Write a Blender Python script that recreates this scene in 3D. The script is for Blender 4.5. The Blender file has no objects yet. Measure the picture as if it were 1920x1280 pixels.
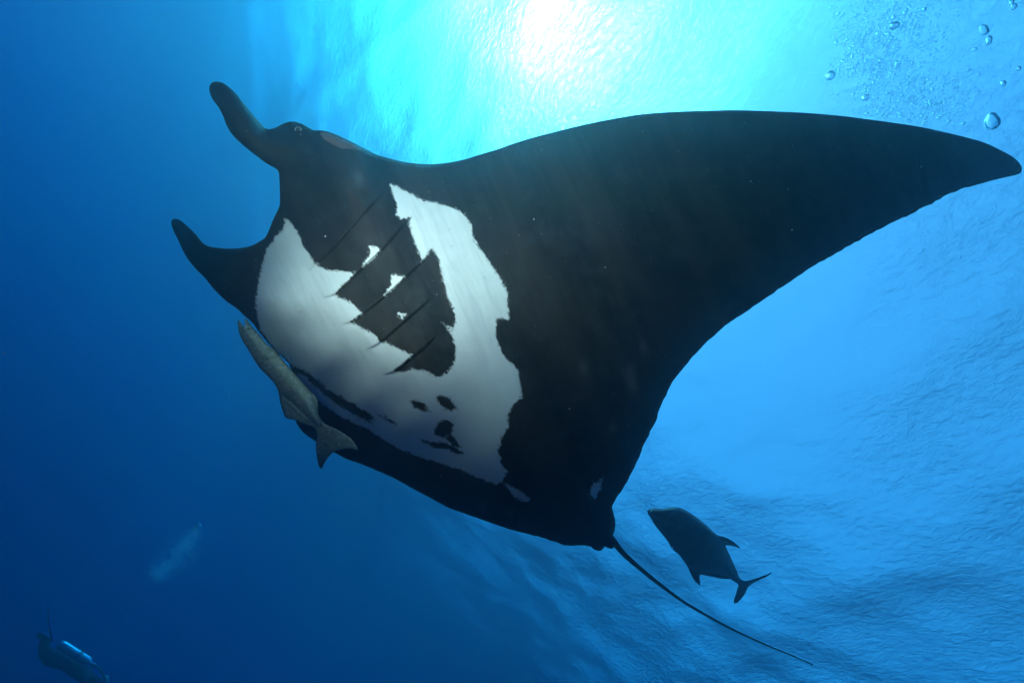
import bpy, math, random
import numpy as np
from mathutils import Vector, Matrix, geometry, noise, kdtree

# ------------------------------------------------------------------ camera
W, H, F = 1920.0, 1280.0, 700.0          # photograph pixels, focal length in pixels
DEPTH = 9.5                              # metres of water above the camera
zc = Vector((515, 240, -700)).normalized()   # the vertical in camera axes
fw = Vector((0, 0, -1))
yr = (fw - zc * fw.dot(zc)).normalized()
xr = yr.cross(zc)
R = Matrix((xr, yr, zc))                 # camera axes -> world axes
CAM = Vector((0, 0, -DEPTH))
scene = bpy.context.scene
cam_data = bpy.data.cameras.new('camera')
cam = bpy.data.objects.new('camera', cam_data)
scene.collection.objects.link(cam)
cam.matrix_world = Matrix.Translation(CAM) @ R.to_4x4()
cam_data.sensor_width = 36.0
cam_data.lens = 36.0 * F / W
cam_data.clip_start = 0.05
cam_data.clip_end = 2000.0
scene.camera = cam

def ray(px, py):
    """unit world direction through a photograph pixel"""
    return (R @ Vector((px - W / 2, H / 2 - py, -F))).normalized()

def P(px, py, d):
    """world point seen at a pixel, d metres in front of the camera plane"""
    return CAM + R @ (Vector((px - W / 2, H / 2 - py, -F)) * (d / F))

# ------------------------------------------------------------------ world, sun, exposure
SUN_DIR = ray(905, -80)                 # towards the sun, as it stands under water
sun_elev = math.asin(SUN_DIR.z)
world = bpy.data.worlds.new('World')
scene.world = world
world.use_nodes = True
wn = world.node_tree.nodes
wn.clear()
sky = wn.new('ShaderNodeTexSky')
sky.sky_type = 'NISHITA'
sky.sun_disc = False
sky.sun_elevation = sun_elev
sky.sun_rotation = math.atan2(SUN_DIR.x, SUN_DIR.y)
sky.air_density = 1.0
sky.dust_density = 1.2
bg = wn.new('ShaderNodeBackground')
bg.inputs['Strength'].default_value = 0.15
wo = wn.new('ShaderNodeOutputWorld')
world.node_tree.links.new(sky.outputs[0], bg.inputs['Color'])
world.node_tree.links.new(bg.outputs[0], wo.inputs['Surface'])

sun_data = bpy.data.lights.new('sun', 'SUN')
sun_data.energy = 1.5
sun_data.angle = math.radians(0.53)
sun_data.color = (1.0, 0.95, 0.88)
sun = bpy.data.objects.new('sun', sun_data)
sun.rotation_euler = (-SUN_DIR).to_track_quat('-Z', 'Y').to_euler()
sun.location = (0, 0, 30)
scene.collection.objects.link(sun)

# the photographer's flash: a small diffused dive strobe held above and right of the lens
st_data = bpy.data.lights.new('dive_strobe', 'SPOT')
st_data.energy = 57.0
st_data.shadow_soft_size = 0.06
st_data.spot_size = math.radians(94)
st_data.spot_blend = 1.0
st_data.color = (1.0, 0.92, 0.84)
strobe = bpy.data.objects.new('dive_strobe', st_data)
strobe.location = CAM + R @ Vector((-0.50, 0.52, 0.08))
aim = P(880, 290, 1.7) - strobe.location
strobe.rotation_euler = aim.to_track_quat('-Z', 'Y').to_euler()
scene.collection.objects.link(strobe)

scene.view_settings.view_transform = 'Standard'
scene.view_settings.look = 'None'
scene.view_settings.gamma = 1.0
scene.view_settings.use_curve_mapping = False
scene.view_settings.exposure = 1.80
cy = scene.cycles
cy.max_bounces = 8
cy.volume_bounces = 3
cy.transparent_max_bounces = 12
cy.use_denoising = True
cy.sample_clamp_indirect = 4.0

# ------------------------------------------------------------------ helpers
def tag(o, label=None, cat=None, group=None, kind=None):
    if label: o['label'] = label
    if cat: o['category'] = cat
    if group: o['group'] = group
    if kind: o['kind'] = kind
    return o

def mesh_obj(name, verts, faces, mat=None, parent=None, smooth=True):
    me = bpy.data.meshes.new(name)
    if isinstance(verts, np.ndarray): verts = verts.tolist()
    me.from_pydata(verts, [], faces)
    if smooth:
        me.polygons.foreach_set('use_smooth', [True] * len(me.polygons))
    me.update()
    if mat: me.materials.append(mat)
    o = bpy.data.objects.new(name, me)
    scene.collection.objects.link(o)
    if parent: o.parent = parent
    return o

class NT:
    """small helper to write node trees"""
    def __init__(self, name):
        self.m = bpy.data.materials.new(name)
        self.m.use_nodes = True
        self.t = self.m.node_tree
        self.t.nodes.clear()
        self.out = self.t.nodes.new('ShaderNodeOutputMaterial')
    def n(self, kind, props=None, **ins):
        nd = self.t.nodes.new(kind)
        for k, v in (props or {}).items(): setattr(nd, k, v)
        for k, v in ins.items():
            k = k.replace('_', ' ')
            s = nd.inputs[int(k[1:])] if k[0] == '#' else nd.inputs[k]
            self.set(s, v)
        return nd
    def set(self, s, v):
        if isinstance(v, bpy.types.NodeSocket): self.t.links.new(v, s)
        elif isinstance(v, bpy.types.Node): self.t.links.new(v.outputs[0], s)
        else: s.default_value = v
    def math(self, op, a, b=0.0, c=None, clamp=False):
        nd = self.t.nodes.new('ShaderNodeMath'); nd.operation = op; nd.use_clamp = clamp
        self.set(nd.inputs[0], a); self.set(nd.inputs[1], b)
        if c is not None: self.set(nd.inputs[2], c)
        return nd.outputs[0]
    def mix(self, f, a, b):
        nd = self.t.nodes.new('ShaderNodeMix'); nd.data_type = 'RGBA'
        self.set(nd.inputs[0], f); self.set(nd.inputs[6], a); self.set(nd.inputs[7], b)
        return nd.outputs[2]
    def smooth(self, x, a, b):
        nd = self.t.nodes.new('ShaderNodeMapRange'); nd.interpolation_type = 'SMOOTHSTEP'
        self.set(nd.inputs[0], x); self.set(nd.inputs[1], a); self.set(nd.inputs[2], b)
        return nd.outputs[0]
    def surface(self, n): self.set(self.out.inputs['Surface'], n)

# ------------------------------------------------------------------ the sea: surface with waves
def sea_surface():
    # spacing grows with distance from the camera
    half = [0.0]
    step = 0.11
    while half[-1] < 260:
        half.append(half[-1] + step)
        if half[-1] > 16: step *= 1.02
    ax = np.array([-h for h in reversed(half[1:])] + half)
    X, Y = np.meshgrid(ax, ax, indexing='ij')
    rng = np.random.RandomState(5)
    Z = np.zeros_like(X)
    main = math.radians(20)
    fade = np.clip(1.3 - np.hypot(X, Y) / 60, 0, 1)
    for lam, amp, nw, spread in ((9, .035, 5, .9), (3.6, .034, 7, 1.0), (1.7, .024, 12, 1.4), (0.85, .006, 12, 1.5)):
        for _ in range(nw):
            l = lam * rng.uniform(.75, 1.3); a = main + rng.normal() * spread
            k = 2 * math.pi / l
            ph = k * (X * math.cos(a) + Y * math.sin(a)) + rng.uniform(0, 6.28)
            Z += amp / math.sqrt(nw) * (np.sin(ph) + .25 * np.cos(2 * ph)) * (fade if lam < 5 else 1)
    n = len(ax)
    V = np.stack([X.ravel(), Y.ravel(), Z.ravel()], 1)
    i, j = np.meshgrid(np.arange(n - 1), np.arange(n - 1), indexing='ij')
    a = (i * n + j).ravel()
    Fc = np.stack([a, a + n, a + n + 1, a + 1], 1)
    m = NT('sea_surface')
    tc = m.n('ShaderNodeTexCoord')
    st = m.n('ShaderNodeMapping', Vector=tc.outputs['Object'], Rotation=(0, 0, .35))
    st = m.n('ShaderNodeMapping', Vector=st, Scale=(1.6, 1.0, 1))
    n1 = m.n('ShaderNodeTexNoise', Vector=st, Scale=4.6, Detail=7.0, Roughness=.66, Distortion=.4)
    gust = m.n('ShaderNodeTexNoise', Vector=tc.outputs['Object'], Scale=.16, Detail=3.0)   # wind patches
    bump = m.n('ShaderNodeBump', Height=n1.outputs[0], Strength=m.math('ADD', .6, m.math('MULTIPLY', m.smooth(gust.outputs[0], .38, .66), .6)), Distance=.052)
    fr = m.n('ShaderNodeFresnel', IOR=1.33, Normal=bump)
    tr = m.n('ShaderNodeBsdfTransparent', Color=(1, 1, 1, 1))
    gl = m.n('ShaderNodeBsdfGlossy', Color=(1, 1, 1, 1), Roughness=.02, Normal=bump)
    rf = m.n('ShaderNodeBsdfRefraction', Color=(1, 1, 1, 1), Roughness=.48, IOR=1.33, Normal=bump)
    through = m.n('ShaderNodeMixShader', **{'#0': .5, '#1': tr, '#2': rf})
    mx = m.n('ShaderNodeMixShader', **{'#0': fr, '#1': through, '#2': gl})
    m.surface(mx)
    return tag(mesh_obj('sea_surface', V, Fc.tolist(), m.m), kind='structure')
sea_surface()

def haze():
    x0, x1, z0, z1 = -240, 240, -160, 1.2
    v = [(x, y, z) for z in (z0, z1) for y in (x0, x1) for x in (x0, x1)]
    f = [(0, 2, 3, 1), (4, 5, 7, 6), (0, 1, 5, 4), (2, 6, 7, 3), (0, 4, 6, 2), (1, 3, 7, 5)]
    m = NT('sea_water')
    sc = m.n('ShaderNodeVolumeScatter', Color=SCAT, Density=SCAT_D, Anisotropy=ANISO)
    ab = m.n('ShaderNodeVolumeAbsorption', Color=ABS, Density=ABS_D)
    m.set(m.out.inputs['Volume'], m.n('ShaderNodeAddShader', **{'#0': sc, '#1': ab}))
    return tag(mesh_obj('haze', v, f, m.m, smooth=False), kind='stuff')
SCAT, SCAT_D, ANISO = (.75, .9, 1.0, 1), .046, .84
ABS, ABS_D = (.0, .80, .956, 1), .20
haze()

# ------------------------------------------------------------------ outline -> solid body
def seg_dist(pts, poly, closed=True):
    pts = np.asarray(pts, float); A = np.asarray(poly, float)
    B = np.roll(A, -1, 0) if closed else A[1:]
    if not closed: A = A[:-1]
    out = np.full(len(pts), 1e9)
    for a, b in zip(A, B):
        ab = b - a
        t = np.clip(((pts - a) @ ab) / max(ab @ ab, 1e-9), 0, 1)
        out = np.minimum(out, np.hypot(*(pts - a - t[:, None] * ab).T))
    return out

def inside(pts, poly):
    pts = np.asarray(pts, float); A = np.asarray(poly, float); B = np.roll(A, -1, 0)
    r = np.zeros(len(pts), bool); x, y = pts[:, 0], pts[:, 1]
    for (x0, y0), (x1, y1) in zip(A, B):
        if y0 == y1: continue
        c = ((y0 > y) != (y1 > y)) & (x < (x1 - x0) * (y - y0) / (y1 - y0) + x0)
        r ^= c
    return r

def quick_dist(pts, poly):
    """distance to a densely sampled outline"""
    kd = kdtree.KDTree(len(poly))
    for i, q in enumerate(poly): kd.insert((q[0], q[1], 0), i)
    kd.balance(); P_ = np.asarray(poly, float); n = len(P_)
    pts = np.asarray(pts, float)
    k = np.array([kd.find((x, y, 0))[1] for x, y in pts])
    out = np.full(len(pts), 1e9)
    for j in (-1, 0):
        a = P_[(k + j) % n]; ab = P_[(k + j + 1) % n] - a
        t = np.clip(((pts - a) * ab).sum(1) / np.maximum((ab * ab).sum(1), 1e-9), 0, 1)
        out = np.minimum(out, np.hypot(*(pts - a - t[:, None] * ab).T))
    return out

def sdf(pts, poly):
    if len(poly) > 150:
        d = quick_dist(pts, poly)
        return np.where(inside(pts, poly), d, -d)
    d = seg_dist(pts, poly)
    return np.where(inside(pts, poly), d, -d)

def smooth_line(pts, step, closed=True, rounds=1):
    """Catmull-Rom through the points, resampled at about `step`"""
    p = np.asarray(pts, float); n = len(p); out = []
    rng_ = range(n) if closed else range(n - 1)
    for i in rng_:
        p1, p2 = p[i], p[(i + 1) % n]
        p0 = p[i - 1] if (closed or i > 0) else 2 * p1 - p2
        p3 = p[(i + 2) % n] if (closed or i + 2 < n) else 2 * p2 - p1
        # centripetal-like damping where neighbours are uneven
        L = np.linalg.norm(p2 - p1)
        m1 = (p2 - p0); m1 = m1 / max(np.linalg.norm(p2 - p1) + np.linalg.norm(p1 - p0), 1e-6) * L
        m2 = (p3 - p1); m2 = m2 / max(np.linalg.norm(p3 - p2) + np.linalg.norm(p2 - p1), 1e-6) * L
        k = max(1, int(round(np.linalg.norm((p2 - p1)[:2]) / step)))
        for j in range(k):
            t = j / k
            out.append((2*t**3-3*t**2+1)*p1 + (t**3-2*t**2+t)*m1 + (-2*t**3+3*t**2)*p2 + (t**3-t**2)*m2)
    if not closed: out.append(p[-1])
    return np.array(out)

class TPS:
    def __init__(self, ctrl, reg=1e-3):
        c = np.asarray(ctrl, float); self.x = c[:, :2] / 500.0; n = len(c)
        r = np.linalg.norm(self.x[:, None] - self.x[None], axis=2)
        K = self.k(r) + np.eye(n) * reg
        Pm = np.hstack([np.ones((n, 1)), self.x])
        A = np.zeros((n + 3, n + 3)); A[:n, :n] = K; A[:n, n:] = Pm; A[n:, :n] = Pm.T
        self.w = np.linalg.solve(A, np.concatenate([c[:, 2], np.zeros(3)]))
    @staticmethod
    def k(r): return np.where(r > 1e-9, r * r * np.log(np.maximum(r, 1e-9)), 0)
    def __call__(self, pts):
        q = np.asarray(pts, float)[:, :2] / 500.0
        r = np.linalg.norm(q[:, None] - self.x[None], axis=2)
        return self.k(r) @ self.w[:-3] + self.w[-3] + q @ self.w[-2:]

RM = np.array(R)
def to_world(pts, d):
    pts = np.asarray(pts, float)
    c = np.stack([pts[:, 0] - W / 2, H / 2 - pts[:, 1], np.full(len(pts), -F)], 1) * (np.asarray(d) / F)[:, None]
    return c @ RM.T + np.array(CAM)

def triangulate(outline, spacing, extra_lines=(), fine=None, fine_spacing=None):
    o = np.asarray(outline)
    lo, hi = o.min(0), o.max(0)
    def hexgrid(s):
        ys = np.arange(lo[1], hi[1], s * .866); pts = []
        for k, y in enumerate(ys):
            xs = np.arange(lo[0] + (k % 2) * s / 2, hi[0], s)
            pts.append(np.stack([xs, np.full(len(xs), y)], 1))
        return np.concatenate(pts)
    g = hexgrid(spacing)
    g = g[(sdf(g, o) > spacing * .55)]
    if fine is not None:
        g = g[~inside(g, fine)]
        h = hexgrid(fine_spacing)
        h = h[inside(h, fine) & (sdf(h, o) > fine_spacing * .55)]
        g = np.concatenate([g, h])
    co = [Vector(p) for p in o]; edges = []
    for ln in extra_lines:
        s = fine_spacing or spacing
        g = g[seg_dist(g, ln, False) > s * .5]
        b = len(co); co += [Vector(p) for p in ln]
        edges += [(b + i, b + i + 1) for i in range(len(ln) - 1)]
    co += [Vector(p) for p in g]
    n = len(o)
    vs, es, fs, *_ = geometry.delaunay_2d_cdt(co, edges, [list(range(n))], 1, 1e-4)
    vs = np.array([tuple(v) for v in vs])
    return vs, [list(f) for f in fs]

def solid(name, outline, depth, thick, spacing, mat, parent=None, attrs=None, front_shift=None,
          extra_lines=(), fine=None, fine_spacing=None, extra_geo=None, front=.5):
    """a closed body whose outline, middle depth and thickness are given; near and far skins share the rim"""
    v, f = triangulate(outline, spacing, extra_lines, fine, fine_spacing)
    rim = quick_dist(v, outline) < 1e-3
    # drop orientation doubts: make all triangles counter-clockwise in pixels
    a, b, c = v[[t[0] for t in f]], v[[t[1] for t in f]], v[[t[2] for t in f]]
    area = (b[:, 0]-a[:, 0])*(c[:, 1]-a[:, 1]) - (b[:, 1]-a[:, 1])*(c[:, 0]-a[:, 0])
    f = [t if s > 0 else t[::-1] for t, s in zip(f, area)]
    M, T = depth(v), thick(v)
    T = np.where(rim, 0, T)
    dn, df = M - T * front, M + T * (1 - front)
    if front_shift is not None: dn = dn + np.where(rim, 0, front_shift(v))
    near = to_world(v, dn)
    idx = np.full(len(v), -1); inner = np.where(~rim)[0]
    idx[inner] = np.arange(len(inner)) + len(v); idx[rim] = np.where(rim)[0]
    far = to_world(v[inner], df[inner])
    V = np.concatenate([near, far])
    faces = [tuple(t) for t in f] + [(int(idx[t[2]]), int(idx[t[1]]), int(idx[t[0]])) for t in f]
    # pixels run downwards, so counter-clockwise there is clockwise seen from the camera: flip both skins
    faces = [t[::-1] for t in faces]
    U = np.concatenate([v, v[inner]])
    side = np.concatenate([np.zeros(len(v)), np.ones(len(inner))])
    if extra_geo:
        ev, ef, eu = extra_geo
        faces += [tuple(int(i) + len(V) for i in t) for t in ef]
        V = np.concatenate([V, ev]); U = np.concatenate([U, eu]); side = np.concatenate([side, np.ones(len(ev))])
    o = mesh_obj(name, V, faces, mat, parent)
    me = o.data
    at = me.attributes.new('skin', 'FLOAT_VECTOR', 'POINT')
    at.data.foreach_set('vector', np.stack([U[:, 0] / 100, U[:, 1] / 100, side * 7], 1).ravel())
    for k, fn in (attrs or {}).items():
        at = me.attributes.new(k, 'FLOAT', 'POINT')
        val = fn(U)
        at.data.foreach_set('value', np.where(side > .5, -40.0, val) if k != 'back' else val)
    return o

def tube_geo(pts, radii, n=10):
    """a round tube through world points"""
    pts = [Vector(p) for p in pts]; vs, fs = [], []
    up = None
    for i, p in enumerate(pts):
        t = (pts[min(i + 1, len(pts) - 1)] - pts[max(i - 1, 0)]).normalized()
        if up is None: up = t.orthogonal().normalized()
        up = (up - t * up.dot(t)).normalized(); s = t.cross(up)
        for k in range(n):
            a = 2 * math.pi * k / n
            vs.append(p + (up * math.cos(a) + s * math.sin(a)) * radii[i])
    for i in range(len(pts) - 1):
        for k in range(n):
            fs.append((i*n+k, i*n+(k+1) % n, (i+1)*n+(k+1) % n, (i+1)*n+k))
    fs.append(tuple(range(n))[::-1]); fs.append(tuple(range((len(pts)-1)*n, len(pts)*n)))
    return [tuple(v) for v in vs], fs

# ------------------------------------------------------------------ the manta ray
NEAR_LOBE = [(524,338),(521,320),(499,306),(476,289),(453,270),(436,253),(424,234),(418,217),(410,202),(398,185),(392.5,170),(393,161),(399,154.5),(407,153),(418.5,156),(439,172),(457.5,195),(473.4,214),(488,231),(500,242),(515,240),(531,232),(546,228),(561.5,230.6),(576,238),(587,244),(602,244.5),(618,248),(647,260),(676,274.5),(704.6,289),(733.5,298),(767,305)]
NEAR_WING = [(800,308),(833,306),(867,300),(900,290),(933,280),(967,268),(1000,258),(1050,245),(1100,233),(1150,223),(1200,215),(1267,210),(1330,208),(1380,207),(1447,209),(1497,211),(1563,216),(1613,222),(1680,231),(1730,239),(1780,250),(1813,258),(1847,268),(1877,282),(1897,293),(1911,305),(1916,315),(1914,324),(1906,328),(1892,331),(1863,338),(1830,347),(1800,356),(1773,367),(1750,380),(1723,393),(1697,407),(1653,427),(1620,445),(1597,458),(1563,477),(1523,500),(1497,517),(1463,540),(1435,560),(1390,590),(1364,608),(1341,627.5),(1319,648),(1300,667),(1279,693),(1262.5,714),(1251,736),(1240,759),(1232.5,781),(1221,807),(1206,837.5),(1195,864),(1180,894),(1165,920),(1151,942),(1147,954),(1152,965),(1154,977),(1153,990),(1149,1001),(1148,1012),(1152,1024),(1147,1029),(1140,1027),(1134,1023)]
FAR_SIDE = [(1131,1028),(1122,1032),(1112,1028),(1105,1023),(1080,1022),(1060,1021),(1033,1013),(1007,1005),(957,992),(907,975),(873,963),(840,951),(807,933),(773,915),(740,897),(707,882),(673,868),(650,860),(627,848),(593,828),(570,812),(560,800),(554,787),(550,765),(548,735),(548,700),(545,688),(537,677),(526,667),(520,662),(502,642),(483,619),(475,607),(460.5,594),(446,580),(432,570),(418,559),(401.6,542.5),(385,522),(367,504),(350.8,483.6),(339.6,463),(332.5,447),(325.4,433),(321,418.6),(323.4,411.5),(330.5,410),(340.6,414.5),(351,423.7),(367,439),(379,454),(389.4,461),(411.7,465),(432,466),(452,465),(472.6,460),(489,451),(498,444),(514,407.5),(524,386),(525,372),(524.5,355)]
MANTA = smooth_line(NEAR_LOBE + NEAR_WING + FAR_SIDE, 4.0)
_rng = np.random.RandomState(3)
# the trailing edges are slightly ragged
_t = np.array([noise.noise(Vector((p[0] / 9, p[1] / 9, 1.5))) for p in MANTA])
_te = ((MANTA[:, 0] > 1110) & (MANTA[:, 1] > 350)) | ((MANTA[:, 0] > 950) & (MANTA[:, 1] > 980))
_n = np.roll(MANTA, -1, 0) - np.roll(MANTA, 1, 0); _n /= np.maximum(np.linalg.norm(_n, axis=1), 1e-6)[:, None]
MANTA = MANTA + np.stack([-_n[:, 1], _n[:, 0]], 1) * (_t * np.where(_te, 1.9, .25))[:, None]

DEPTHS = [(800,308,1.74),(1000,258,1.74),(1330,208,1.78),(1613,222,1.87),(1813,258,1.97),(1915,315,2.06),
 (1800,356,2.05),(1620,445,2.0),(1435,560,2.0),(1300,667,2.05),(1232,781,2.12),(1180,894,2.22),(1150,943,2.32),(1153,990,2.38),
 (1200,400,1.76),(1500,350,1.86),(1100,600,1.76),(1200,700,1.96),(1050,800,1.97),(1000,450,1.66),
 (850,500,1.55),(700,550,1.50),(750,750,1.70),(600,500,1.58),(900,750,1.74),(900,860,2.02),(560,620,1.65),(650,700,1.69),
 (483,560,1.78),(490,600,1.83),(520,645,1.85),(581,701,1.86),(666,761,1.88),(750,810,1.94),(850,860,2.2),
 (562,706,2.2),(640,775,2.28),(717,822,2.3),(832,870,2.3),(930,915,2.24),
 (555,790,3.3),(592,829,3.1),(673,868,2.9),(773,915,2.75),(873,963,2.62),(1007,1005,2.5),(600,775,2.75),(700,845,2.6),(850,920,2.45),
 (1050,940,2.22),(1105,1020,2.42),(1145,1015,2.42),
 (525,340,1.76),(600,330,1.66),(546,228,1.72),(650,350,1.58),(650,262,1.72),(700,290,1.74),(730,330,1.66),(525,384,1.80),(500,442,1.92),(640,450,1.53),
 (407,153,1.76),(430,220,1.72),(470,270,1.70),(499,241,1.80),(499,306,1.74),
 (325,412,2.5),(350,450,2.4),(350,483,2.42),(389,461,2.33),(430,520,2.18),(450,466,2.12),(446,580,2.22),(470,510,2.03),(475,607,2.15)]
_tps = TPS(DEPTHS, 2e-3)

SLITS = [[(580,506),(596,492),(625,464),(660,424),(695,385),(726,354)],
         [(607,558),(626,551),(655,524),(679,501),(716,466),(750,428),(772,407)],
         [(643,607),(657,603),(679,587),(722,553),(772,507),(807,474),(812,465)],
         [(687,655),(710,642),(735,621),(772,589),(813,554)],
         [(719,702),(738,695),(772,667),(791,653),(819,626)]]
SLITS = [smooth_line(s, 3.0, False) for s in SLITS]
FAR_SLITS = [[(504,626),(508,634),(509,643)],[(541,660),(545,668),(546,678)],[(578,693),(582,702),(584,712)],[(664,757),(667,763),(669,771)]]

def flap(p):
    """skin of each gill flap stands a little proud of the next one"""
    out = np.zeros(len(p))
    for k, s in enumerate(SLITS):
        a, b = s[0], s[-1]; ab = b - a
        near = (np.abs(p - (a + b) / 2).max(1) < np.abs(ab).max() / 2 + 110)
        if not near.any(): continue
        pf, p = p, p[near]
        d = seg_dist(p, s, False)
        # nearest-segment side
        side = np.zeros(len(p)); best = np.full(len(p), 1e9)
        for q0, q1 in zip(s[:-1], s[1:]):
            e = q1 - q0; t = np.clip(((p - q0) @ e) / (e @ e), 0, 1)
            dd = np.hypot(*(p - q0 - t[:, None] * e).T)
            sd = e[0] * (p[:, 1] - q0[1]) - e[1] * (p[:, 0] - q0[0])
            side = np.where(dd < best - 1e-9, sd, side); best = np.minimum(best, dd)
        t = ((p - a) @ ab) / (ab @ ab)
        ends = np.clip(t / .12, 0, 1) * np.clip((1 - t) / .2, 0, 1)
        before = (side <= 1e-6) | (d < .4)
        h = np.where(before, np.exp(-d / 26.0), -.55 * np.exp(-d / 5.0))
        out[near] -= .012 * h * ends * (.75 if k in (0, 3) else 1.0)
        p = pf
    return out

def thick(p):
    d = quick_dist(p, MANTA)
    core = seg_dist(p, [(560,300),(640,420),(740,560),(860,720),(980,860),(1090,960)], False)
    lobes = np.minimum(seg_dist(p, [(407,165),(450,235),(500,285)], False), seg_dist(p, [(328,420),(370,480),(440,520)], False))
    t0 = .035 + .42 * np.exp(-(core / 170.0) ** 2) + .09 * np.exp(-(lobes / 45.0) ** 2)
    w = 22 + 95 * np.exp(-(core / 200.0) ** 2)
    x = np.clip(d / w, 0, 1)
    return t0 * np.sqrt(1 - (1 - x) ** 2)

WHITE = [(536,408),(531,428),(515,447),(501,465),(495,481),(490,502),(484,530),(479,563),(480,579),(484,599),(489,620),(500,634),(508,646),(520,660),(545,683),(556,697),(562,712),(580,734),(599,752),(626,773),(653,788),(687,803),(717,822),(747,840),(774,852),(792,858),(832,870),(868,882),(901,897),(931,908),(943,901),(951,882),(938,867),(934,846),(941,819),(954,800),(951,776),(965,755),(980,743),(974,720),(972,695),(957,679),(941,661),(932,639),(929,617),(932,596),(954,598),(952,570),(951,545),(941,529),(929,507),(916,489),(901,467),(888,445),(885,429),(879,414),(869,401),(854,392),(835,384),(810,379),(791,375),(772,364),(751,354),(731,344),
 (738,367),(744,382),(743,404),(751,413),(760,409),(772,406),(766,418),(772,436),(777,454),(785,473),(791,486),(790,492),(811,466),(824,486),(826,507),(833,532),(840,561),(849,576),(854,592),(852,618),(829,604),(844,620),(849,632),(854,651),(854,673),(847,689),(835,701),(822,707),(810,701),(791,693),(772,692),(754,698),(738,695),(774,665),(760,659),(741,651),(726,642),(710,641),(707,632),(694,623),(679,615),(657,603),(679,587),(663,570),(647,562),(626,551),(655,523),(665,511),(647,508),(622,508),(601,503),(596,494),(590,493),(580,479),(569,461),(563,445),(551,426),(544,416)]
HOLES = [[(693,461),(712,468),(699,484),(680,500),(695,478)],[(735,516),(757,519),(737,541),(722,553),(735,534)],[(746,588),(760,591),(754,597)],
 [(947,906),(967,916),(993,934),(988,941),(965,931)],[(1130,897),(1124,917),(1114,935),(1106,923),(1113,909)]]
SPOTS = [[(770,752),(780,749),(795,757),(805,772),(792,771),(777,763)],[(818,744),(829,741),(844,746),(856,767),(844,770),(826,761)],
 [(821,791),(836,788),(850,794),(848,811),(832,820),(816,815),(815,803)],[(835,818),(844,814),(856,825),(863,838),(850,838)],
 [(788,824),(807,827),(832,830),(853,838),(870,851),(859,851),(835,842),(811,838)],
 [(548,684),(569,694),(585,702),(611,728),(638,743),(666,758),(693,777),(706,792),(687,786),(666,779),(641,764),(617,746),(590,724),(569,705),(552,694)],
 [(708,777),(720,780),(744,794),(729,791)],[(886,447),(892,456),(899,466),(895,463)],[(677,782),(695,790),(703,795),(688,790)]]
def white(p):
    s = sdf(p, WHITE)
    for h in HOLES: s = np.maximum(s, sdf(p, h) + 1.2)
    for h in SPOTS: s = np.minimum(s, -sdf(p, h))
    return s
# bare reddish-brown patch on the back behind the eye, and the soft pale scars
BROWN = [(598,250),(606,247),(622,252),(648,264),(672,276),(690,286),(672,283),(655,279),(640,279),(625,272),(608,262)]
SCARS = [((1181,700),10),((1187,722),8),((1206,650),7),((1095,690),9),((672,335),10),((1150,800),8),((960,962),9),((905,950),8)]
def scars(p):
    s = np.zeros(len(p))
    for (c, r) in SCARS: s += np.exp(-((p[:, 0] - c[0]) ** 2 / (r * r) + (p[:, 1] - c[1]) ** 2 / (r * r * 3)))
    return s
def faint(p):
    """patches that are pale grey rather than white"""
    s = sdf(p, HOLES[3]); s = np.maximum(s, sdf(p, HOLES[4])); return s

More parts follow.
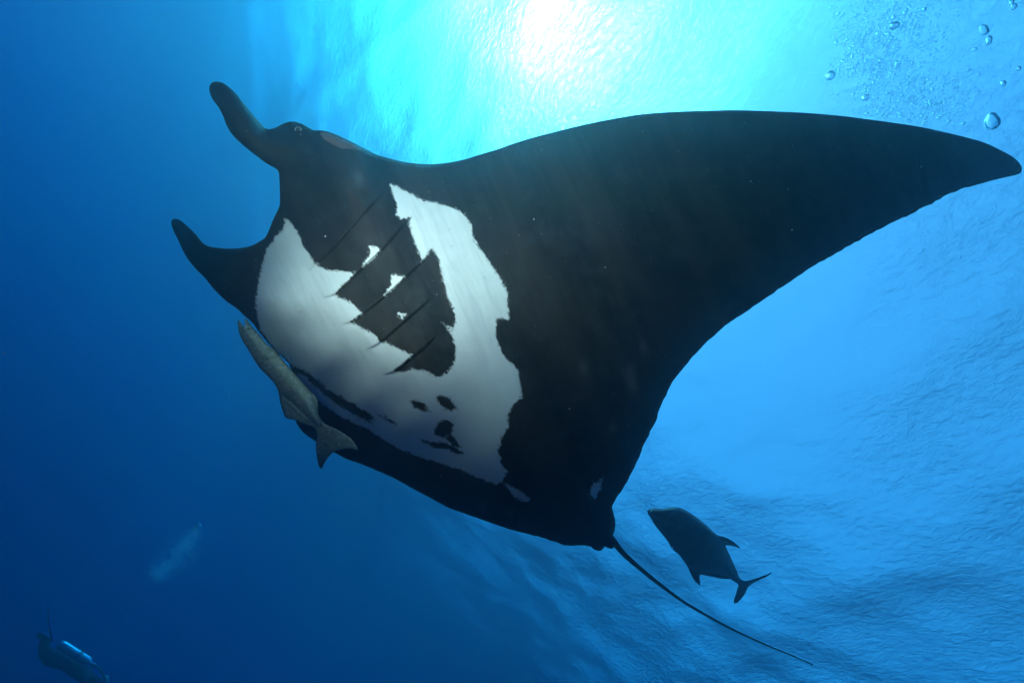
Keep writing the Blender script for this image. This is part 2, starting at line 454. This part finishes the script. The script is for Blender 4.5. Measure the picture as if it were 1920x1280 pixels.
def skin_material():
    m = NT('manta_skin')
    at = m.n('ShaderNodeAttribute', dict(attribute_name='skin')).outputs['Vector']
    wh = m.n('ShaderNodeAttribute', dict(attribute_name='white')).outputs['Fac']
    br = m.n('ShaderNodeAttribute', dict(attribute_name='brown')).outputs['Fac']
    sc = m.n('ShaderNodeAttribute', dict(attribute_name='scars')).outputs['Fac']
    def aniso(deg, sx, sy):
        r_ = m.n('ShaderNodeMapping', Vector=at, Rotation=(0, 0, math.radians(-deg)))
        return m.n('ShaderNodeMapping', Vector=r_, Scale=(sx, sy, 1))
    rot = aniso(52, 4, 22)
    streak = m.n('ShaderNodeTexNoise', Vector=rot, Scale=1.0, Detail=3.0, Roughness=.7)
    fray = m.n('ShaderNodeTexNoise', Vector=at, Scale=20.0, Detail=3.0, Roughness=.7)
    big = m.n('ShaderNodeTexNoise', Vector=at, Scale=6.0, Detail=2.0)
    j = m.math('ADD', m.math('MULTIPLY', m.math('SUBTRACT', streak.outputs[0], .5), 13.0),
               m.math('MULTIPLY', m.math('SUBTRACT', fray.outputs[0], .5), 14.0))
    j = m.math('ADD', j, m.math('MULTIPLY', m.math('SUBTRACT', big.outputs[0], .5), 4.0))
    dust = m.n('ShaderNodeTexNoise', Vector=at, Scale=70.0, Detail=1.0)
    j = m.math('ADD', j, m.math('MULTIPLY', m.math('SUBTRACT', dust.outputs[0], .5), 9.0))
    w = m.smooth(m.math('ADD', wh, j), -1.5, 1.6)
    # white belly: slight mottling and grey wash
    mot = m.n('ShaderNodeTexNoise', Vector=at, Scale=3.0, Detail=6.0, Roughness=.6)
    wc = m.mix(mot.outputs[0], (.64, .68, .68, 1), (.82, .85, .85, 1))
    # black skin: brownish cast, wide soft stripes (partly painted light rays) and pale flecks
    rot2 = aniso(66, .28, 1.5)
    band = m.n('ShaderNodeTexNoise', Vector=rot2, Scale=1.0, Detail=3.0, Roughness=.55)
    bc = m.mix(m.smooth(band.outputs[0], .35, .7), (.008, .010, .014, 1), (.031, .027, .027, 1))
    mid = m.n('ShaderNodeTexNoise', Vector=at, Scale=2.6, Detail=6.0, Roughness=.65)
    bc = m.mix(m.smooth(mid.outputs[0], .42, .75), bc, (.030, .032, .036, 1))
    gr = m.n('ShaderNodeTexNoise', Vector=at, Scale=120.0, Detail=2.0, Roughness=.8)
    bc = m.mix(m.smooth(gr.outputs[0], .55, .85), bc, (.05, .053, .056, 1))
    bc = m.mix(m.math('MULTIPLY', sc, .18, clamp=True), bc, (.25, .28, .3, 1))
    col = m.mix(w, bc, wc)
    # tiny dark flecks on the white
    vo = m.n('ShaderNodeTexVoronoi', Vector=at, Scale=3.2, Randomness=1.0)
    fl = m.math('LESS_THAN', vo.outputs['Distance'], .035)
    col = m.mix(m.math('MULTIPLY', fl, .8), col, (.03, .03, .035, 1))
    bn = m.smooth(m.math('ADD', br, m.math('MULTIPLY', m.math('SUBTRACT', fray.outputs[0], .5), 5.0)), -1.0, 1.5)
    col = m.mix(bn, col, (.13, .085, .075, 1))
    # relief: shagreen grain, faint creases, muscle bands
    cre = m.n('ShaderNodeTexNoise', Vector=aniso(52, 1.2, 9), Scale=1.0, Detail=4.0, Roughness=.6)
    b1 = m.n('ShaderNodeBump', Height=gr.outputs[0], Strength=.35, Distance=.004)
    b2 = m.n('ShaderNodeBump', Height=cre.outputs[0], Strength=.12, Distance=.008, Normal=b1)
    b3 = m.n('ShaderNodeBump', Height=band.outputs[0], Strength=.3, Distance=.06, Normal=b2)
    ro = m.mix(w, (.62, .62, .62, 1), (.55, .55, .55, 1))
    bs = m.n('ShaderNodeBsdfPrincipled', Base_Color=col, Roughness=ro, Normal=b3)
    bs.inputs['Specular IOR Level'].default_value = .22
    m.surface(bs)
    return m.m

def belly_folds(p):
    """soft lengthwise folds of the throat and belly skin"""
    a = math.radians(52)
    q = p @ np.array([[math.cos(a)], [math.sin(a)]])          # along the body
    r = (p @ np.array([-math.sin(a), math.cos(a)])) / 20.0      # across
    q = q[:, 0] / 300.0
    amp = np.exp(-(seg_dist(p, [(560,560),(680,680),(800,780)], False) / 90.0) ** 2)
    return .0035 * np.sin(r + 1.3 * np.sin(q * 2.1)) * amp

def build_manta():
    mat = skin_material()
    root = bpy.data.objects.new('manta_ray', None)
    scene.collection.objects.link(root)
    root.location = P(850, 650, 1.9)
    tag(root, 'huge black manta ray with a white belly patch, wing spread across the picture', 'manta ray')
    tail = smooth_line([(1128,992,2.36),(1146,1010,2.36),(1168,1036,2.40),(1192,1058,2.44),(1227,1087,2.5),(1278,1125,2.58),(1330,1156,2.66),(1381,1183,2.74),(1433,1207,2.82),(1484,1228,2.9),(1523,1245,2.96)], 6, False)
    L = np.linspace(0, 1, len(tail))
    wpx = np.interp(L, [0, .04, .1, .18, .4, .65, 1], [11, 15, 11, 8.5, 5.4, 3.8, 2.0])
    ev, ef = tube_geo(to_world(tail[:, :2], tail[:, 2]), wpx / 2 * tail[:, 2] / F)
    n = len(tail)
    eu = np.repeat(tail[:, :2], 10, 0)
    fine = [(470,340),(560,330),(740,330),(900,380),(1000,560),(1000,930),(900,920),(640,800),(540,730),(470,600)]
    body = solid('body', MANTA, _tps, thick, 7.0, mat, None,
                 attrs=dict(white=white, scars=scars, brown=lambda p: sdf(p, BROWN)),
                 front_shift=lambda p: flap(p) + belly_folds(p), extra_lines=SLITS, fine=fine, fine_spacing=3.2,
                 extra_geo=(np.array(ev), ef, eu), front=.22)
    def attach(o):
        o.parent = root; o.matrix_parent_inverse = Matrix.Translation(-root.location)
    attach(body)
    def front(px, py, lift=0.0):
        p = np.array([[px, py]], float)
        d = _tps(p) - thick(p) * .22 + flap(p) + belly_folds(p) - lift
        return to_world(p, d)[0], float(d[0])
    dm = NT('slit_dark'); dm.surface(dm.n('ShaderNodeBsdfPrincipled', Base_Color=(.012, .012, .015, 1), Roughness=.8))
    for s in SLITS + [smooth_line(q, 3, False) for q in FAR_SLITS]:
        pts = [front(x, y, .002)[0] for x, y in s]
        r = [.0008 * (math.sin(math.pi * min(max(i / (len(pts) - 1), .06), .94)) ** .5) for i in range(len(pts))]
        v, f = tube_geo(pts, r, 6)
        attach(mesh_obj('gill_slit', v, f, dm.m))
    for q, rr in (([(499,241),(503,247),(505,256),(506,264)], .0016), ([(389,461),(381,459),(374,460)], .0018)):
        q = smooth_line(q, 3, False)
        pts = [front(x, y, .002)[0] for x, y in q]
        v, f = tube_geo(pts, [rr * (1 - i / len(pts)) + .0003 for i in range(len(pts))], 6)
        attach(mesh_obj('head_fin_fold', v, f, dm.m))
    # eye on the side of the head: dark ball in a pale ring
    c, d = front(559, 243, .002)
    c = Vector(c); u_ = (R @ Vector((1, 0, 0))); v_ = (R @ Vector((0, 1, 0)))
    ring = [c + u_ * math.cos(a) * .0135 + v_ * (math.sin(a) * .0115) for a in np.linspace(0, 2 * math.pi, 25)]
    v, f = tube_geo(ring, [.0015] * 25, 6)
    em = NT('eye_ring'); em.surface(em.n('ShaderNodeBsdfPrincipled', Base_Color=(.30, .32, .34, 1), Roughness=.5))
    eye = mesh_obj('eye', *ball_geo(c, u_ * .0125, v_ * .0105, (R @ Vector((0, 0, 1))) * .006, 2), dm.m)
    attach(eye)
    rg = mesh_obj('eyelid', v, f, em.m); attach(rg)
    return root

_ico = {}
def ico(sub):
    if sub not in _ico:
        import bmesh
        bm = bmesh.new(); bmesh.ops.create_icosphere(bm, subdivisions=sub, radius=1.0)
        bm.verts.ensure_lookup_table()
        _ico[sub] = (np.array([v.co[:] for v in bm.verts]), [tuple(v.index for v in f.verts) for f in bm.faces]); bm.free()
    return _ico[sub]
def ball_geo(c, a, b, n, sub=2):
    v, f = ico(sub)
    M = np.array([a, b, n])
    return v @ M + np.array(c), f
manta = build_manta()

# ------------------------------------------------------------------ fishes
def plane_tps(ctrl): return TPS(ctrl, 1e-2)

def fish_thick(outline, core, body_t, fin_t, w):
    def fn(p):
        dc = sdf(p, core); do = seg_dist(p, outline)
        x = np.clip(dc / w, 0, 1); y = np.clip(do / 5.0, 0, 1)
        return fin_t * np.sqrt(1 - (1 - y) ** 2) + body_t * np.sqrt(1 - (1 - x) ** 2)
    return fn

def fish_material(name, dark, light, scale, rough, speck, spec=.3):
    m = NT(name)
    at = m.n('ShaderNodeAttribute', dict(attribute_name='skin')).outputs['Vector']
    n1 = m.n('ShaderNodeTexNoise', Vector=at, Scale=scale, Detail=5.0, Roughness=.7)
    n2 = m.n('ShaderNodeTexNoise', Vector=at, Scale=scale * 9, Detail=2.0, Roughness=.8)
    c = m.mix(m.smooth(n1.outputs[0], .3, .7), dark, light)
    c = m.mix(m.math('MULTIPLY', m.smooth(n2.outputs[0], .48, .72), speck), c, tuple(min(1, x * 2.6 + .05) for x in light[:3]) + (1,))
    b = m.n('ShaderNodeBump', Height=n2.outputs[0], Strength=.3, Distance=.003)
    bs = m.n('ShaderNodeBsdfPrincipled', Base_Color=c, Roughness=rough, Normal=b)
    bs.inputs['Specular IOR Level'].default_value = spec
    m.surface(bs)
    return m.m

def attach_to(root):
    def f(o):
        o.parent = root; o.matrix_parent_inverse = Matrix.Translation(-root.location); return o
    return f

def pix_tube(pts, wpx, n=8):
    """tube through (px, py, depth) points with a width in pixels"""
    a = np.asarray(pts, float)
    L = np.linspace(0, 1, len(a)); w = np.interp(L, np.linspace(0, 1, len(wpx)), wpx)
    return tube_geo(to_world(a[:, :2], a[:, 2]), w / 2 * a[:, 2] / F, n)

def build_jack():
    out = [(1214,957),(1219,953),(1228,952),(1242,952.7),(1252,951),(1268,950),(1277,952),(1288,957),(1306,969),(1324,983.5),(1336,994),(1346,1002.5),(1358,1006),(1374,1014),(1388,1027),(1377,1024),(1367,1022.5),(1361,1022),(1364,1031),(1370,1044),(1377,1060),(1383,1073),(1386,1081),(1391,1086),(1398,1088.5),(1413,1085),(1431,1079),(1447,1073),(1438,1080),(1422,1087.5),(1409,1095),(1403,1100),(1396,1114),(1387,1125),(1378.5,1131),(1375.5,1128),(1378,1118),(1382,1105),(1384,1095),(1376,1089.5),(1368,1085),(1356,1084.5),(1342,1082),(1327,1079),(1314,1077),(1311.5,1080),(1312.5,1096),(1305,1091),(1297.5,1080),(1293,1070),(1290,1063),(1280.5,1049),(1270,1036),(1257,1020.5),(1243,1002.5),(1228.5,984.7),(1219.5,970),(1215,963)]
    core = [(1214,960),(1220,954),(1242,953),(1268,951),(1288,958),(1324,984),(1346,1003),(1356,1020),(1366,1044),(1378,1072),(1388,1087),(1392,1090),(1387,1094),(1378,1088),(1362,1080),(1340,1074),(1314,1070),(1294,1064),(1270,1036),(1243,1002),(1220,970)]
    outl = smooth_line(out, 1.8)
    dep = plane_tps([(1214,957,2.86),(1346,1003,3.02),(1290,1063,3.0),(1390,1088,3.16),(1447,1073,3.2),(1378,1131,3.2)])
    mat = fish_material('jack_skin', (.018, .021, .026, 1), (.042, .045, .05, 1), 1.6, .42, .25)
    root = bpy.data.objects.new('jack_fish', None); scene.collection.objects.link(root); root.location = P(1310, 1020, 3.0)
    tag(root, 'dark deep-bodied jack fish with forked tail swimming below the manta tail', 'fish')
    at = attach_to(root)
    th = fish_thick(outl, core, .20, .012, 42)
    at(solid('body', outl, dep, th, 3.0, mat))
    def fr(x, y, lift=.001):
        p = np.array([[x, y]], float); return float((dep(p) - th(p) / 2)[0] - lift)
    dm = NT('jack_dark'); dm.surface(dm.n('ShaderNodeBsdfPrincipled', Base_Color=(.010, .011, .013, 1), Roughness=.2))
    pm = NT('jack_pale'); pm.surface(pm.n('ShaderNodeBsdfPrincipled', Base_Color=(.20, .22, .24, 1), Roughness=.35))
    c = Vector(P(1255, 959, fr(1255, 959)))
    ux, uy, uz = R @ Vector((1, 0, 0)), R @ Vector((0, 1, 0)), R @ Vector((0, 0, 1))
    at(mesh_obj('eye', *ball_geo(c, ux * .017, uy * .015, uz * .008), dm.m))
    g = [(1258,990),(1266,986.5),(1277,985.5),(1284,989),(1288,996)]
    at(mesh_obj('gill_cover', *pix_tube([(x, y, fr(x, y)) for x, y in smooth_line(g, 2, False)], [.3, .8, .7, .3], 6), pm.m))
    mo = [(1215,961),(1221,961),(1227,964)]
    at(mesh_obj('mouth', *pix_tube([(x, y, fr(x, y)) for x, y in smooth_line(mo, 2, False)], [1, .9, .3], 6), dm.m))
    pf = smooth_line([(1252,1011),(1256,1016),(1262,1025),(1268,1033),(1270,1036),(1266,1034),(1259,1026),(1254,1018)], 1.5)
    d2 = lambda p: np.array([fr(x, y, .012) for x, y in p])
    at(solid('pectoral_fin', pf, d2, lambda p: np.full(len(p), .006), 2.2, pm.m))
    ln = [(1290,975),(1312,1000),(1336,1030),(1352,1052),(1372,1074),(1386,1088)]
    at(mesh_obj('lateral_line', *pix_tube([(x, y, fr(x, y, 0)) for x, y in smooth_line(ln, 3, False)], [.3, .7, .9, .9], 6), mat))
build_jack()

def build_remora():
    out = [(458.7,595.5),(467.5,606),(485,626),(502,646),(516,656),(525,668),(537,682),(555,702),(570,719),(585,735),(593,746),(596,757),(597,775),(602,785),(610,795),(627,802.5),(647,814),(662,826),(671,843),(660,841.5),(645,841.5),(627.5,846),(617.5,855),(607.5,870),(602.5,879),(597.5,872),(594,855),(592.5,837),(594,815),(590,803),(572,796),(552,787),(536,783),(531,773),(525,753),(522,735),(515,720),(502,705),(487,690),(475,672),(465,655),(454,637.5),(448,622),(446,599),(451,604),(457.5,612),(459.5,608)]
    core = [(459,597),(485,626),(516,656),(540,684),(570,719),(588,742),(594,762),(598,778),(604,790),(603,798),(596,800),(584,790),(566,772),(545,752),(524,738),(503,706),(475,673),(453,635),(447,608)]
    outl = smooth_line(out, 2.0)
    dep = plane_tps([(450,600,1.90),(525,668,1.84),(500,705,1.88),(596,760,1.83),(530,780,1.90),(600,800,1.86),(670,842,1.84),(602,878,1.92)])
    mat = fish_material('remora_skin', (.26, .34, .29, 1), (.46, .54, .46, 1), 1.7, .55, .5)
    root = bpy.data.objects.new('remora', None); scene.collection.objects.link(root); root.location = P(530, 700, 1.85)
    tag(root, 'speckled grey-green remora with open mouth swimming along the manta belly edge', 'fish')
    at = attach_to(root)
    th = fish_thick(outl, core, .15, .008, 30)
    jaw = smooth_line([(463,652),(470,653),(478,650),(486,643)], 2, False)
    jaw2 = smooth_line([(516,656),(521,663),(519,668),(508,671),(498,676)], 2, False)
    crease = smooth_line([(526,742),(545,757),(562,774),(580,790)], 3, False)
    def relief(p):
        o = np.zeros(len(p))
        for ln, a in ((jaw, .014), (jaw2, .012), (crease, -.008)):
            d = seg_dist(p, ln, False); o += a * np.exp(-(d / 2.6) ** 2)
        return o
    at(solid('body', outl, dep, th, 2.4, mat, front_shift=relief))
    def fr(x, y, lift=.001):
        p = np.array([[x, y]], float); return float((dep(p) - th(p) / 2 + relief(p))[0] - lift)
    dm = NT('remora_dark'); dm.surface(dm.n('ShaderNodeBsdfPrincipled', Base_Color=(.035, .04, .035, 1), Roughness=.5))
    pm = NT('remora_pale'); pm.surface(pm.n('ShaderNodeBsdfPrincipled', Base_Color=(.38, .42, .33, 1), Roughness=.5))
    at(mesh_obj('gill_cover', *pix_tube([(x, y, fr(x, y)) for x, y in jaw2[3:]], [.5, 1.0, .5], 6), dm.m))
    at(mesh_obj('jaw_fold', *pix_tube([(x, y, fr(x, y, 0)) for x, y in jaw], [.6, 1.3, .8], 6), pm.m))
    lip = smooth_line([(449,604),(450,616),(454,628),(458,634)], 2, False)
    at(mesh_obj('lower_lip', *pix_tube([(x, y, fr(x, y, 0)) for x, y in lip], [.8, 2.2, 1], 6), pm.m))
    c = Vector(P(466, 617, fr(466, 617, -.002)))
    ux, uy, uz = R @ Vector((1, 0, 0)), R @ Vector((0, 1, 0)), R @ Vector((0, 0, 1))
    at(mesh_obj('eye', *ball_geo(c, ux * .006, uy * .006, uz * .004), dm.m))
build_remora()

# ------------------------------------------------------------------ divers
def skin_body(name, joints, bones, mat, parent):
    """one continuous figure grown over a skeleton; the first joint is the pelvis"""
    me = bpy.data.meshes.new(name)
    me.from_pydata([tuple(j[0]) for j in joints], bones, [])
    o = bpy.data.objects.new(name, me); scene.collection.objects.link(o)
    sk = o.modifiers.new('skin', 'SKIN')
    sv = me.skin_vertices[0].data
    for v, j in zip(sv, joints): v.radius = (j[1], j[1])
    sv[0].use_root = True
    sub = o.modifiers.new('sub', 'SUBSURF'); sub.levels = 2; sub.render_levels = 2
    dg = bpy.context.evaluated_depsgraph_get()
    m2 = bpy.data.meshes.new_from_object(o.evaluated_get(dg))
    o.modifiers.clear(); o.data = m2
    m2.materials.clear(); m2.materials.append(mat)
    m2.polygons.foreach_set('use_smooth', [True] * len(m2.polygons))
    o.parent = parent
    if parent: o.matrix_parent_inverse = Matrix.Translation(-parent.location)
    return o

def simple_mat(name, col, rough=.5, metal=0.0, noise_amt=.25, scale=9.0):
    m = NT(name)
    tc = m.n('ShaderNodeTexCoord')
    n1 = m.n('ShaderNodeTexNoise', Vector=tc.outputs['Object'], Scale=scale, Detail=4.0)
    c = m.mix(n1.outputs[0], tuple(x * (1 - noise_amt) for x in col) + (1,), tuple(min(1, x * (1 + noise_amt)) for x in col) + (1,))
    m.surface(m.n('ShaderNodeBsdfPrincipled', Base_Color=c, Roughness=rough, Metallic=metal))
    return m.m

def build_diver():
    D = 8.6
    root = bpy.data.objects.new('person', None); scene.collection.objects.link(root); root.location = P(130, 1235, D)
    tag(root, 'scuba diver in a dark wetsuit swimming in the deep bottom left corner', 'person')
    at = attach_to(root)
    suit = simple_mat('wetsuit', (.018, .020, .026), .7)
    j = [(P(112,1232,D), .135), (P(136,1249,D), .13), (P(158,1263,D), .15), (P(176,1274,D), .075),
         (P(190,1285,D), .085), (P(196,1294,D), .08),
         (P(96,1228,D-.12), .115), (P(84,1216,D-.16), .085), (P(88,1204,D-.12), .06), (P(94,1196,D-.1), .045),
         (P(94,1240,D+.14), .11), (P(80,1222,D+.2), .08), (P(79,1202,D+.2), .055), (P(82,1192,D+.2), .045),
         (P(160,1274,D-.22), .075), (P(148,1294,D-.25), .055), (P(166,1308,D-.3), .045),
         (P(166,1262,D+.22), .075), (P(178,1290,D+.3), .055), (P(196,1304,D+.3), .045)]
    b = [(0,1),(1,2),(2,3),(3,4),(4,5),(0,6),(6,7),(7,8),(8,9),(0,10),(10,11),(11,12),(12,13),(2,14),(14,15),(15,16),(2,17),(17,18),(18,19)]
    skin_body('body', j, b, suit, root)
    steel = simple_mat('tank_metal', (.55, .60, .64), .25, .6, .06)
    black = simple_mat('black_rubber', (.012, .013, .016), .6)
    # cylinder: domed bottom, straight wall, shoulder, neck
    a_, b_ = P(111, 1205, D - .2), P(171, 1243, D - .2)
    ax = (b_ - a_); Lk = ax.length; ax.normalize()
    ks = [(0, .03), (.015, .057), (.05, .078), (.12, .084), (.80, .084), (.88, .075), (.94, .062), (.97, .03), (1.0, .028)]
    v, f = tube_geo([a_ + ax * Lk * k for k, _ in ks], [r for _, r in ks], 20)
    at(mesh_obj('air_tank', v, f, steel))
    v, f = tube_geo([a_ + ax * Lk * k for k in (.60, .605, .655, .66)], [.08, .093, .093, .08], 20)
    at(mesh_obj('tank_band', v, f, black))
    v, f = tube_geo([a_ + ax * Lk * k for k in (1.0, 1.06, 1.061, 1.09, 1.091, 1.15)], [.03, .03, .052, .052, .03, .03], 12)
    at(mesh_obj('tank_valve', v, f, steel))
    hood = simple_mat('hood', (.16, .20, .24), .5)
    at(mesh_obj('hood', *ball_geo(Vector(P(194, 1277, D - .03)), (R @ Vector((1, 0, 0))) * .10, (R @ Vector((.2, 1, 0))) * .115, (R @ Vector((0, 0, 1))) * .10, 3), hood))
    hp = smooth_line([(175,1246,D-.22),(184,1250,D-.3),(192,1262,D-.3),(200,1278,D-.25),(204,1288,D-.15)], 3, False)
    v, f = tube_geo(to_world(hp[:, :2], hp[:, 2]), [.014] * len(hp), 8)
    at(mesh_obj('regulator_hose', v, f, black))
    blue = simple_mat('fin_blue', (.02, .07, .45), .45)
    def blade(pts, d0, d1, mat):
        o = smooth_line(pts, 2.0)
        ys = [p[1] for p in pts]; lo, hi = min(ys), max(ys)
        return at(solid('swim_fin', o, lambda p: d0 + (d1 - d0) * (hi - p[:, 1]) / (hi - lo), lambda p: np.full(len(p), .02), 3.0, mat))
    o = blade([(88.5,1134),(91,1133),(93.5,1150),(97,1172),(103,1196),(103,1202),(98,1202),(93,1186),(90,1165)], D - .1, D + .25, blue)
    o['label'] = 'bright blue swim fin'
    blade([(67,1189),(74,1184),(84,1190),(92,1196),(90,1204),(82,1202),(73,1198)], D + .2, D + .2, black)
build_diver()

# ------------------------------------------------------------------ bubbles
def air_material():
    m = NT('air_in_water')
    gl = m.n('ShaderNodeBsdfGlass', Color=(1, 1, 1, 1), Roughness=0.0, IOR=1 / 1.33)
    m.surface(gl)
    return m.m
AIR = air_material()
def fizz_material():
    m = NT('fizz')
    tp = m.n('ShaderNodeBsdfTransparent', Color=(1, 1, 1, 1))
    df = m.n('ShaderNodeBsdfTranslucent', Color=(.95, .97, 1, 1))
    gl = m.n('ShaderNodeBsdfGlossy', Color=(1, 1, 1, 1), Roughness=.35)
    s1 = m.n('ShaderNodeMixShader', **{'#0': .75, '#1': df, '#2': gl})
    m.surface(m.n('ShaderNodeMixShader', **{'#0': .5, '#1': tp, '#2': s1}))
    return m.m
FIZZ = fizz_material()
def froth_material():
    m = NT('froth')
    tp = m.n('ShaderNodeBsdfTransparent', Color=(1, 1, 1, 1))
    gl = m.n('ShaderNodeBsdfGlass', Color=(1, 1, 1, 1), Roughness=0.0, IOR=1 / 1.33)
    m.surface(m.n('ShaderNodeMixShader', **{'#0': .9, '#1': tp, '#2': gl}))
    return m.m
FROTH = froth_material()

def bubble(px, py, w, h, tilt, d, label, cup=0.0, seed=0):
    """one bubble, w x h pixels across, flattened and leaning by `tilt` degrees, dented by `cup`"""
    v, f = ico(4)
    v = v.copy()
    for k in range(len(v)):
        n_ = noise.noise(Vector(v[k]) * 1.4 + Vector((seed, 0, 0)))
        v[k] *= 1 + .15 * n_
    v[:, 1] -= cup * np.exp(-((v[:, 0] ** 2 + v[:, 2] ** 2) / .5)) * (v[:, 1] < 0) * v[:, 1] * .9
    s = d / F / 2
    a = math.radians(tilt)
    ux, uy = R @ Vector((math.cos(a), math.sin(a), 0)), R @ Vector((-math.sin(a), math.cos(a), 0))
    uz = R @ Vector((0, 0, 1))
    c = P(px, py, d)
    M = np.array([ux * w * s, uy * h * s, uz * w * s * .8])
    o = mesh_obj('bubble', v @ M, f, AIR); o.location = c
    return tag(o, label, 'bubble', 'larger air bubbles rising past the wing')
for i, (b) in enumerate([
    (1861, 230, 22, 36, 12, 2.6, 'largest air bubble with dark blue rim just above the wing tip', .5),
    (1845, 57, 13, 22, 25, 3.0, 'clear oval bubble joined to a second one near top right corner', .2),
    (1854, 76, 10, 19, -8, 3.0, 'narrow teardrop bubble hanging under the clear oval bubble', .2),
    (1881, 157, 9, 11.5, 10, 3.0, 'small round bubble halfway between the oval pair and the largest bubble', 0),
    (1910, 129, 7.5, 9, 20, 3.0, 'small bubble touching the right picture edge', 0),
    (1897, 5, 7, 9, 0, 3.0, 'small pale bubble at the top edge beside the right corner', 0),
    (1901, 13, 9, 13, 35, 3.0, 'dark-rimmed slanted bubble close to the top right corner', .3),
    (1733, 18, 7.5, 8, 0, 3.4, 'single round bubble above the bubble cloud near the top edge', 0),
    (1676, 33, 6, 7, 0, 3.4, 'little dark-rimmed bubble above the cap-shaped bubble in the cloud', 0),
    (1677, 49, 16, 13, -10, 3.4, 'cap-shaped bubble in the upper part of the bubble cloud', .6),
    (1682, 122, 8, 15, 8, 3.5, 'long faint bubble in the middle of the bubble cloud', .2),
    (1557, 143, 17, 18, 0, 3.8, 'large faint round bubble at the left end of the bubble cloud', .5),
    (1580, 115, 6, 7, 0, 3.6, 'small bubble just right of the large faint round bubble', 0),
    (1730, 183, 6.5, 7.5, 0, 3.4, 'small dark bubble low in the bubble cloud above the wing', 0),
    (1702, 146, 5, 5.5, 0, 3.4, 'tiny bright bubble pair member in the cloud centre', 0),
    (1622, 184, 13, 13, 0, 3.8, 'faint bubble at the lower left border of the bubble cloud', .4)]):
    bubble(*b[:6], b[6], b[7], seed=i * 3.7)
for i, b in enumerate([(372, 985, 9, 10, 0, 7.5, 'brightest bubble at the top of the distant diver bubble trail', .2),
                       (364, 990, 7, 6, 20, 7.5, 'smaller bubble left of the brightest one in the distant trail', .1),
                       (370, 997, 6, 5, 0, 7.6, 'flat bubble just under the brightest one in the distant trail', .3),
                       (286, 1082, 5, 5, 0, 7.8, 'lone blue bubble at the foot of the distant trail', .1)]):
    o = bubble(*b[:6], b[6], b[7], seed=50 + i * 2.3); o['group'] = 'large bubbles of the distant trail'

def bubble_cloud(name, label, cat, spots, sub=1, mat=None):
    v, f = ico(sub); V, Fc = [], []
    f = np.array(f)
    for k, (x, y, d, w) in enumerate(spots):
        c = np.array(P(x, y, d)); V.append(v * (w / 2 * d / F) + c); Fc.append(f + k * len(v))
    o = mesh_obj(name, np.concatenate(V), np.concatenate(Fc).tolist(), mat or FIZZ)
    return tag(o, label, cat, kind='stuff')
rng = np.random.RandomState(11)
sp = []
lobes = [(1640,110,45,45,.34),(1690,70,60,45,.2),(1680,180,55,32,.22),(1600,70,34,34,.08),(1740,200,45,28,.12),(1790,170,38,40,.06),(1660,20,55,22,.08)]
pr = np.array([l[4] for l in lobes]); pr /= pr.sum()
while len(sp) < 3300:
    l = lobes[rng.choice(len(lobes), p=pr)]
    x, y = rng.normal(l[0], l[2] * .8), rng.normal(l[1], l[3] * .8)
    if y > 208 + (x - 1560) * .16 or y < -60 or x < 1555 or x > 1850: continue
    if noise.noise(Vector((x / 28, y / 28, 0))) < rng.uniform(-.5, .25): continue
    w = min(6.5, 2.1 + rng.exponential(.9))
    sp.append((x, y, rng.uniform(3.3, 4.3), w))
bubble_cloud('bubble_cloud', 'dense cloud of tiny fizzing bubbles above the wing at upper right', 'bubbles', sp, 2, FROTH)
sp = []
while len(sp) < 5200:       # plume of the far diver: widens downwards from the big bubbles
    t = rng.beta(1.6, 1.3)
    cx, cy_ = 366 - 68 * t + 8 * math.sin(t * 5), 990 + 95 * t
    s = 4 + 27 * abs(math.sin(min(1, t * 1.1) * 2.6)) ** .8
    x = cx + rng.normal(0, s * .6); y = cy_ + rng.normal(0, s * .45)
    if noise.noise(Vector((x / 14, y / 14, 4))) < rng.uniform(-.9, 0): continue
    sp.append((x, y, rng.uniform(6.2, 7.4), rng.uniform(.5, .95)))
bubble_cloud('bubble_plume', 'faint trail of fine bubbles rising in the dark lower left', 'bubbles', sp)
sp = []
for (x0, y0, x1, y1, s, n) in ((195,1045,250,965,9,260),(150,1130,160,1112,5,70),(236,1150,242,1160,4,60),(370,850,480,740,26,500),(640,1225,720,1150,9,200),(205,1240,215,1200,7,60)):
    for _ in range(n):
        t = rng.rand(); sp.append((x0+(x1-x0)*t+rng.normal(0,s), y0+(y1-y0)*t+rng.normal(0,s), rng.uniform(8, 10), rng.uniform(.6, 1.1)))
bubble_cloud('distant_bubbles', 'very faint far-off wisps of fine bubbles in the deep blue', 'bubbles', sp)

# drifting plankton caught by the flash
snow = simple_mat('plankton', (.62, .66, .62), .6)
sp = []
for _ in range(620):
    d = rng.uniform(.9, 2.6); sp.append((rng.uniform(0, 1920), rng.uniform(0, 1280), d if d < 1.4 else rng.uniform(.8, 1.4), rng.uniform(.5, 1.3)))
for x, y, w in ((1068,766,5),(1485,431,5),(1727,313,4),(1001,411,5),(826,893,4),(610,443,5),(1408,340,4),(1135,501,4),(740,752,2.5),(430,738,4),(8,662,6),(1478,355,3),(1045,150,3),(262,277,2.5),(340,330,2),(420,540,2.5),(150,860,2),(57,600,2)):
    sp.append((x, y, 1.2, w * .6))
bubble_cloud('plankton', 'scattered pale specks of drifting plankton in front of the manta', 'plankton', sp, mat=snow)
